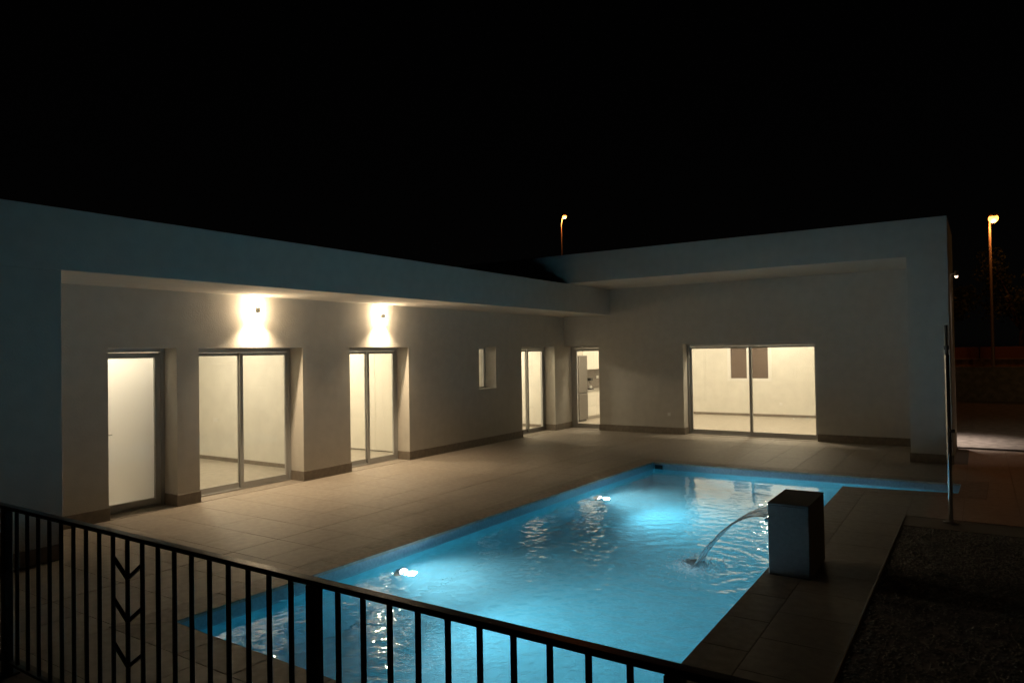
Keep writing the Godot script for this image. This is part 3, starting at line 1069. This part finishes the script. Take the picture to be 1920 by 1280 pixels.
func make_railing() -> void:
	var z := -1.685
	var top := 1.34
	var low := 0.49
	var wall := thing("retaining_wall", "low concrete wall carrying the black metal railing", "wall", Vector3(-2, 0, z))
	var s := mb()
	box(s, Vector3(-14, -0.04, z - 0.11), Vector3(14, 0.385, -1.58), 0.004)
	wpart(wall, "wall_body", s, M.concrete)
	s = mb()
	box(s, Vector3(-14, 0.386, z - 0.13), Vector3(14, 0.425, -1.56), 0.006)
	wpart(wall, "coping", s, M.concrete)
	var r := thing("metal_railing", "black metal railing with upright bars and chevron ornaments in front of the pool", "railing", Vector3(-2, 0.425, z))
	var posts := [-6.897, -4.432, -1.967, -0.648, 0.68, 2.0]
	s = mb()
	box(s, Vector3(-6.92, top - 0.020, z - 0.021), Vector3(2.03, top, z + 0.021), 0.003)
	wpart(r, "top_rail", s, M.black_metal)
	s = mb()
	box(s, Vector3(-6.88, low, z - 0.014), Vector3(1.98, low + 0.014, z + 0.014), 0.002)
	wpart(r, "bottom_rail", s, M.black_metal)
	for x in posts:
		s = mb()
		box(s, Vector3(x - 0.0225, 0.425, z - 0.0215), Vector3(x + 0.0225, top - 0.021, z + 0.0215), 0.003)
		wpart(r, "post", s, M.black_metal)
		s = mb()
		box(s, Vector3(x - 0.045, 0.4255, z - 0.045), Vector3(x + 0.045, 0.433, z + 0.045), 0.002)
		wpart(r, "base_plate", s, M.black_metal)
	s = mb()
	box(s, Vector3(-0.0075, low + 0.0145, -0.0075), Vector3(0.0075, top - 0.021, 0.0075), 0.0012)
	var bar := s.commit()
	s = mb()
	for v in [1.155, 0.966, 0.765]:
		for d in [-1.0, 1.0]:
			var a := Vector3(d * 0.006, v - 0.012, 0); var b := Vector3(d * 0.117, v + 0.062, 0)
			var e := (b - a).normalized()
			var n := Vector3(-e.y, e.x, 0) * (0.0075 if e.x > 0 else -0.0075)
			var k := Vector3(0, 0, 0.006)
			quad(s, a + n + k, b + n + k, b - n + k, a - n + k, Vector3(0, 0, 1))
			quad(s, a + n - k, b + n - k, b - n - k, a - n - k, Vector3(0, 0, -1))
			quad(s, a + n + k, b + n + k, b + n - k, a + n - k, Vector3.UP)
			quad(s, a - n + k, b - n + k, b - n - k, a - n - k, Vector3.DOWN)
	var chevron := s.commit()
	for k in posts.size() - 1:
		var n := 20 if k < 2 else 11
		for q in range(1, n):
			var x: float = lerpf(posts[k], posts[k + 1], float(q) / n)
			var o := put(r, "baluster", bar, M.black_metal)
			o.position = Vector3(x, 0, z) - r.position
			if k < 2 and q == 10:
				o = put(r, "chevron_ornament", chevron, M.black_metal)
				o.position = Vector3(x, 0, z) - r.position

func make_water_feature() -> void:
	var t := thing("waterfall_block", "dark rectangular block on the pool edge pouring a sheet of water", "fountain", Vector3(-1.52, 0, -7.26))
	var s := mb()
	box(s, Vector3(-1.70, 0.0015, -7.63), Vector3(-1.335, 0.655, -6.885), 0.006)
	wpart(t, "block", s, M.stone_cladding)
	s = mb()
	box(s, Vector3(-1.702, 0.656, -7.632), Vector3(-1.333, 0.674, -6.883), 0.004)
	wpart(t, "cap_slab", s, M.stone_cladding)
	s = mb()
	box(s, Vector3(-1.745, 0.475, -7.58), Vector3(-1.7005, 0.503, -6.94), 0.003)
	wpart(t, "spout", s, M.chrome)
	# the falling sheet, a closed thin volume that narrows and ruffles on its way down
	var n := FastNoiseLite.new(); n.seed = 8; n.frequency = 1.0
	var rows := 26; var cols := 22
	var grid := []
	for layer in 2:
		var g := []
		for i in rows + 1:
			var f := float(i) / rows
			var time := f * 0.365
			var x := -1.742 - 2.15 * time
			var y := 0.512 - 0.5 * 9.81 * time * time
			var half := lerpf(0.30, 0.20, f) + 0.012 * n.get_noise_1d(f * 3.0)
			var line := []
			for j in cols + 1:
				var u := float(j) / cols * 2.0 - 1.0
				var ruffle := 0.022 * f * n.get_noise_2d(u * 3.0, f * 4.0) + 0.006 * n.get_noise_2d(u * 12.0, f * 2.5)
				var thick := (0.0045 + 0.003 * n.get_noise_2d(u * 7.0 + 9.0, f * 2.0)) * (1.0 - pow(absf(u), 6.0) * 0.8)
				var nrm := Vector3(-9.81 * time, -2.15, 0).normalized() * -1.0
				nrm = Vector3(-9.81 * time, 2.15, 0).normalized()
				line.append(Vector3(x, y, -7.26 + u * half) + nrm * (ruffle + thick * (1.0 if layer == 0 else -1.0)))
			g.append(line)
		grid.append(g)
	s = mb()
	for i in rows:
		for j in cols:
			quad(s, grid[0][i][j], grid[0][i + 1][j], grid[0][i + 1][j + 1], grid[0][i][j + 1], Vector3(-0.3, 1, 0))
			quad(s, grid[1][i][j], grid[1][i + 1][j], grid[1][i + 1][j + 1], grid[1][i][j + 1], Vector3(0.3, -1, 0))
		for e in [[0, -1.0], [cols, 1.0]]:
			quad(s, grid[0][i][e[0]], grid[0][i + 1][e[0]], grid[1][i + 1][e[0]], grid[1][i][e[0]], Vector3(0, 0, e[1]))
	for j in cols:
		quad(s, grid[0][0][j], grid[0][0][j + 1], grid[1][0][j + 1], grid[1][0][j], Vector3(1, 0, 0))
		quad(s, grid[0][rows][j], grid[0][rows][j + 1], grid[1][rows][j + 1], grid[1][rows][j], Vector3(0, -1, 0))
	wpart(t, "water_sheet", s, M.falling_water)
	# bubbles and drops where the sheet lands
	var drop := SphereMesh.new()
	drop.radius = 1.0; drop.height = 2.0; drop.radial_segments = 10; drop.rings = 5
	var mm := MultiMesh.new()
	mm.transform_format = MultiMesh.TRANSFORM_3D
	mm.mesh = drop
	mm.instance_count = 3200
	for k in 3200:
		var a := rng.randf() * TAU
		var d := absf(rng.randfn(0.0, 0.115))
		var y := WATER + 0.004
		var sz := rng.randf_range(0.003, 0.010)
		if k > 640:   # plume of bubbles carried under the surface
			var deep := rng.randf()
			d = absf(rng.randfn(0.0, 0.07 + 0.10 * deep)); y = WATER - 0.02 - 0.30 * deep * deep; sz = rng.randf_range(0.003, 0.008)
		elif k > 520:
			d = rng.randf_range(0.05, 0.9); y = WATER + 0.006; sz = rng.randf_range(0.002, 0.0045)
		elif k > 420:
			y += rng.randf() * 0.07; sz *= 0.6
		mm.set_instance_transform(k, Transform3D(Basis().scaled(Vector3(sz, sz * 0.7, sz)), Vector3(-2.55 + cos(a) * d * 1.1, y + (0.02 * exp(-d * d / 0.01) if k <= 640 else 0.0), -7.26 + sin(a) * d)))
	var o := MultiMeshInstance3D.new()
	o.name = "splash_foam"
	o.multimesh = mm
	o.material_override = M.foam
	add_child(o)
	tag(o, "white bubbles where the falling water meets the pool", "foam", "", "stuff")

func make_shower() -> void:
	var t := thing("outdoor_shower", "slim chrome outdoor shower pole with a dark upper pipe beside the pool", "shower", Vector3(-0.33, 0.0, -9.96))
	var s := mb()
	tube(s, [Vector3(0, 0.002, 0), Vector3(0, 0.012, 0), Vector3(0, 0.02, 0)], [0.085, 0.085, 0.03], 24)
	part(t, "base_flange", s, M.chrome)
	s = mb()
	tube(s, [Vector3(0, 0.02, 0), Vector3(0, 2.0, 0)], [0.026, 0.026], 20)
	part(t, "pole", s, M.chrome)
	for y in [0.86, 0.98]:
		s = mb()
		tube(s, [Vector3(0, y - 0.012, 0), Vector3(0, y - 0.008, 0), Vector3(0, y + 0.008, 0), Vector3(0, y + 0.012, 0)], [0.027, 0.031, 0.031, 0.027], 20)
		part(t, "collar", s, M.chrome)
	s = mb()
	tube(s, [Vector3(0.025, 1.1, 0.01), Vector3(0.05, 1.1, 0.01), Vector3(0.065, 1.1, 0.01)], [0.016, 0.022, 0.02], 14)
	part(t, "tap", s, M.chrome)
	s = mb()
	tube(s, [Vector3(0, 2.0, 0), Vector3(0, 2.012, 0)], [0.03, 0.028], 20)
	part(t, "pole_cap", s, M.chrome)
	s = mb()
	tube(s, [Vector3(0, 2.012, 0), Vector3(0, 2.07, 0), Vector3(0, 2.075, 0), Vector3(0, 2.12, 0), Vector3(0, 2.125, 0), Vector3(0, 2.37, 0)], [0.017, 0.017, 0.03, 0.03, 0.018, 0.018], 16)
	part(t, "upper_pipe", s, M.dark_plastic)

func make_gravel() -> void:
	var s := mb()
	prism(s, rect(-0.815, -9.59, 6.0, -1.82), -0.04, -0.011)
	structure("gravel_bed", s, M.concrete)
	s = mb()
	box(s, Vector3(-0.835, -0.04, -9.6), Vector3(-0.82, 0.004, -1.82), 0.002)
	var e := part(self, "gravel_edging", s, M.galvanised)
	tag(e, "thin metal edging strip between the paving and the gravel", "edging")
	var peb := SphereMesh.new()
	peb.radius = 1.0; peb.height = 2.0; peb.radial_segments = 7; peb.rings = 4
	var mm := MultiMesh.new()
	mm.transform_format = MultiMesh.TRANSFORM_3D
	mm.use_colors = true
	mm.mesh = peb
	mm.instance_count = 42000
	for k in mm.instance_count:
		var x := rng.randf_range(-0.80, 3.2)
		var z := rng.randf_range(-9.57, -1.85)
		var sz := rng.randf_range(0.004, 0.0115)
		var b := Basis.from_euler(Vector3(rng.randf() * TAU, rng.randf() * TAU, 0)).scaled(Vector3(sz, sz * rng.randf_range(0.5, 0.8), sz * rng.randf_range(0.7, 1.1)))
		mm.set_instance_transform(k, Transform3D(b, Vector3(x, -0.011 + rng.randf() * 0.008, z)))
		var g := rng.randf_range(0.72, 1.1)
		mm.set_instance_color(k, Color(g, g * 0.98, g * 0.94))
	var o := MultiMeshInstance3D.new()
	o.name = "gravel"
	o.multimesh = mm
	o.material_override = M.pebble
	add_child(o)
	tag(o, "grey gravel beside the dark paving", "gravel", "", "stuff")

func make_street() -> void:
	var t := thing("boundary_wall", "low dark boundary wall at the end of the side yard", "wall", Vector3(0, 0, -33.0))
	var s := mb()
	box(s, Vector3(-30, -0.04, -33.2), Vector3(40, 1.22, -33.0))
	wpart(t, "wall_body", s, M.concrete)
	s = mb()
	box(s, Vector3(-30, 1.2205, -33.24), Vector3(40, 1.275, -32.96), 0.006)
	wpart(t, "coping", s, M.concrete)
	t = thing("street_wall", "ochre street wall with a pale ledge and dark red panels lit by a street lamp", "wall", Vector3(0, 0, -46.0))
	s = mb()
	box(s, Vector3(-60, -0.04, -46.3), Vector3(60, 1.34, -46.0))
	wpart(t, "wall_body", s, M.ochre_plaster)
	s = mb()
	box(s, Vector3(-60, 1.3405, -46.36), Vector3(60, 1.41, -45.9), 0.008)
	wpart(t, "ledge", s, M.concrete)
	for k in 24:
		s = mb()
		box(s, Vector3(-20 + k * 2.0 + 0.02, 1.4105, -46.2), Vector3(-20 + k * 2.0 + 1.98, 2.03, -46.14), 0.006)
		wpart(t, "fence_panel", s, M.red_panel)
	s = mb()
	prism(s, rect(-60, -45.9, 60, -42.6), -0.04, 0.14)
	structure("pavement", s, M.concrete)
	street_lamps()
	garden_lamp()
	tree("leafy tree behind the street lamp beside the villa", Vector3(1.9, 0, -49.0), 8.6, 3.1, 11)
	tree("smaller leafy tree half hidden by the end wall", Vector3(-1.9, 0, -48.0), 6.4, 2.2, 12)
	tree("wide leafy tree farther along the street wall", Vector3(5.6, 0, -50.0), 9.6, 3.4, 13)

func garden_lamp() -> void:
	# lights the side yard from the right, just outside the picture
	glow("garden_lamp_light", Color(1.0, 0.78, 0.45), 12.0)
	var t := thing("garden_lamp", "short post lamp in the side yard facing the boundary wall", "lamp", Vector3(9.0, -0.012, -27.0))
	var s := mb()
	tube(s, [Vector3.ZERO, Vector3(0, 0.04, 0), Vector3(0, 0.05, 0), Vector3(0, 2.3, 0)], [0.09, 0.09, 0.04, 0.035], 14)
	part(t, "post", s, M.galvanised)
	s = mb()
	tube(s, [Vector3(0, 2.30, 0), Vector3(0, 2.34, 0), Vector3(0, 2.46, 0), Vector3(0, 2.50, 0)], [0.06, 0.11, 0.11, 0.05], 16)
	part(t, "lamp_globe", s, M.garden_lamp_light)
	s = mb()
	tube(s, [Vector3(0, 2.50, 0), Vector3(0, 2.53, 0), Vector3(0, 2.58, 0)], [0.13, 0.13, 0.02], 16)
	part(t, "cap", s, M.galvanised)
	lamp_in(t, Vector3(0, 2.40, 0), Color(1.0, 0.78, 0.45), 3.2, 0.09, 40.0)

func street_lamps() -> void:
	glow("street_lamp_light", Color(1.0, 0.55, 0.22), 9.0)
	street_lamp("orange street lamp on a tall pole beyond the end wall", Vector3(0.58, 0.14, -44.0), 0.0, 1.0, 4.0)
	street_lamp("small orange street lamp showing above the low roof of the villa", Vector3(-19.12, 1.05, -34.0), 0.9, 0.5, 3.0)

func street_lamp(label: String, at: Vector3, turn: float, k: float, energy: float) -> void:
	var t := thing("street_lamp", label, "street lamp", at, "orange street lamps", turn)
	var s := mb()
	tube(s, [Vector3(0, 0, 0), Vector3(0, 0.5, 0), Vector3(0, 0.52, 0), Vector3(0, 8.2, 0), Vector3(0.03, 8.4, 0.05), Vector3(0.1 * k, 8.52, 0.25 * k)], [0.13 * k, 0.13 * k, 0.085 * k, 0.06 * k, 0.055 * k, 0.05 * k], 14)
	part(t, "pole", s, M.galvanised)
	s = mb()
	tube(s, [Vector3(0.09 * k, 8.53, 0.2 * k), Vector3(0.12 * k, 8.57, 0.35 * k), Vector3(0.16 * k, 8.60, 0.6 * k), Vector3(0.2 * k, 8.60, 0.85 * k)], [0.06 * k, 0.16 * k, 0.23 * k, 0.10 * k], 14)
	part(t, "lamp_head", s, M.galvanised)
	s = mb()
	var y := 8.60 - 0.19 * k
	tube(s, [Vector3(0.13 * k, y + 0.02 * k, 0.36 * k), Vector3(0.15 * k, y, 0.48 * k), Vector3(0.17 * k, y, 0.68 * k), Vector3(0.19 * k, y + 0.03 * k, 0.82 * k)], [0.09 * k, 0.21 * k, 0.21 * k, 0.08 * k], 14)
	part(t, "lamp_lens", s, M.street_lamp_light)
	lamp_in(t, Vector3(0.16 * k, y - 0.40 * k, 0.58 * k), Color(1.0, 0.55, 0.24), energy, 0.13 * k, 60.0)

func tree(label: String, at: Vector3, height: float, spread: float, seed_: int) -> void:
	var r := RandomNumberGenerator.new()
	r.seed = seed_
	var t := thing("tree", label, "tree", at, "trees along the street")
	var s := mb()
	var fork := Vector3(r.randf_range(-0.2, 0.2), height * 0.34, r.randf_range(-0.2, 0.2))
	tube(s, [Vector3.ZERO, Vector3(0.03, 0.15, 0), fork * 0.6, fork], [0.24, 0.17, 0.14, 0.12], 10)
	part(t, "trunk", s, M.bark)
	var clumps := []
	for k in 9:
		var a := TAU * k / 9.0 + r.randf() * 0.5
		var reach := spread * r.randf_range(0.35, 0.85)
		var tip := fork + Vector3(cos(a) * reach, height * r.randf_range(0.14, 0.58), sin(a) * reach)
		var lm := mb()
		tube(lm, [fork, fork.lerp(tip, 0.5) + Vector3(0, 0.25, 0), tip], [0.09, 0.05, 0.015], 7)
		part(t, "limb", lm, M.bark)
		clumps.append([tip, spread * r.randf_range(0.28, 0.42)])
		clumps.append([fork.lerp(tip, 0.65) + Vector3(r.randf_range(-0.4, 0.4), 0.4, r.randf_range(-0.4, 0.4)), spread * r.randf_range(0.22, 0.34)])
	s = mb()
	for c in clumps:
		for k in 230:
			var d := Vector3(r.randfn(), r.randfn() * 0.75, r.randfn()).normalized() * pow(r.randf(), 0.45)
			var p: Vector3 = c[0] + d * float(c[1])
			var b := Basis.from_euler(Vector3(r.randf() * TAU, r.randf() * TAU, r.randf() * TAU))
			var l := r.randf_range(0.07, 0.15)
			var w := l * 0.5
			var q := [p - b.x * l, p + b.y * w, p + b.x * l, p - b.y * w]
			tri(s, q[0], q[1], q[2]); tri(s, q[0], q[2], q[3])
	part(t, "crown", s, M.leaf)

func _ready() -> void:
	rng.seed = 20
	make_camera_and_sky()
	make_materials()
	pool = PackedVector2Array([Vector2(-5.475, -3.24), Vector2(-5.25, -12.715), Vector2(-0.27, -12.84), Vector2(-0.29, -12.0), Vector2(-1.785, -11.80), Vector2(-1.715, -3.19)])
	make_ground()
	make_pool()
	make_paving()
	make_house()
	make_ceiling_lights()
	make_sconces()
	make_pool_lights()
	make_furniture()
	make_railing()
	make_water_feature()
	make_shower()
	make_gravel()
	make_street()
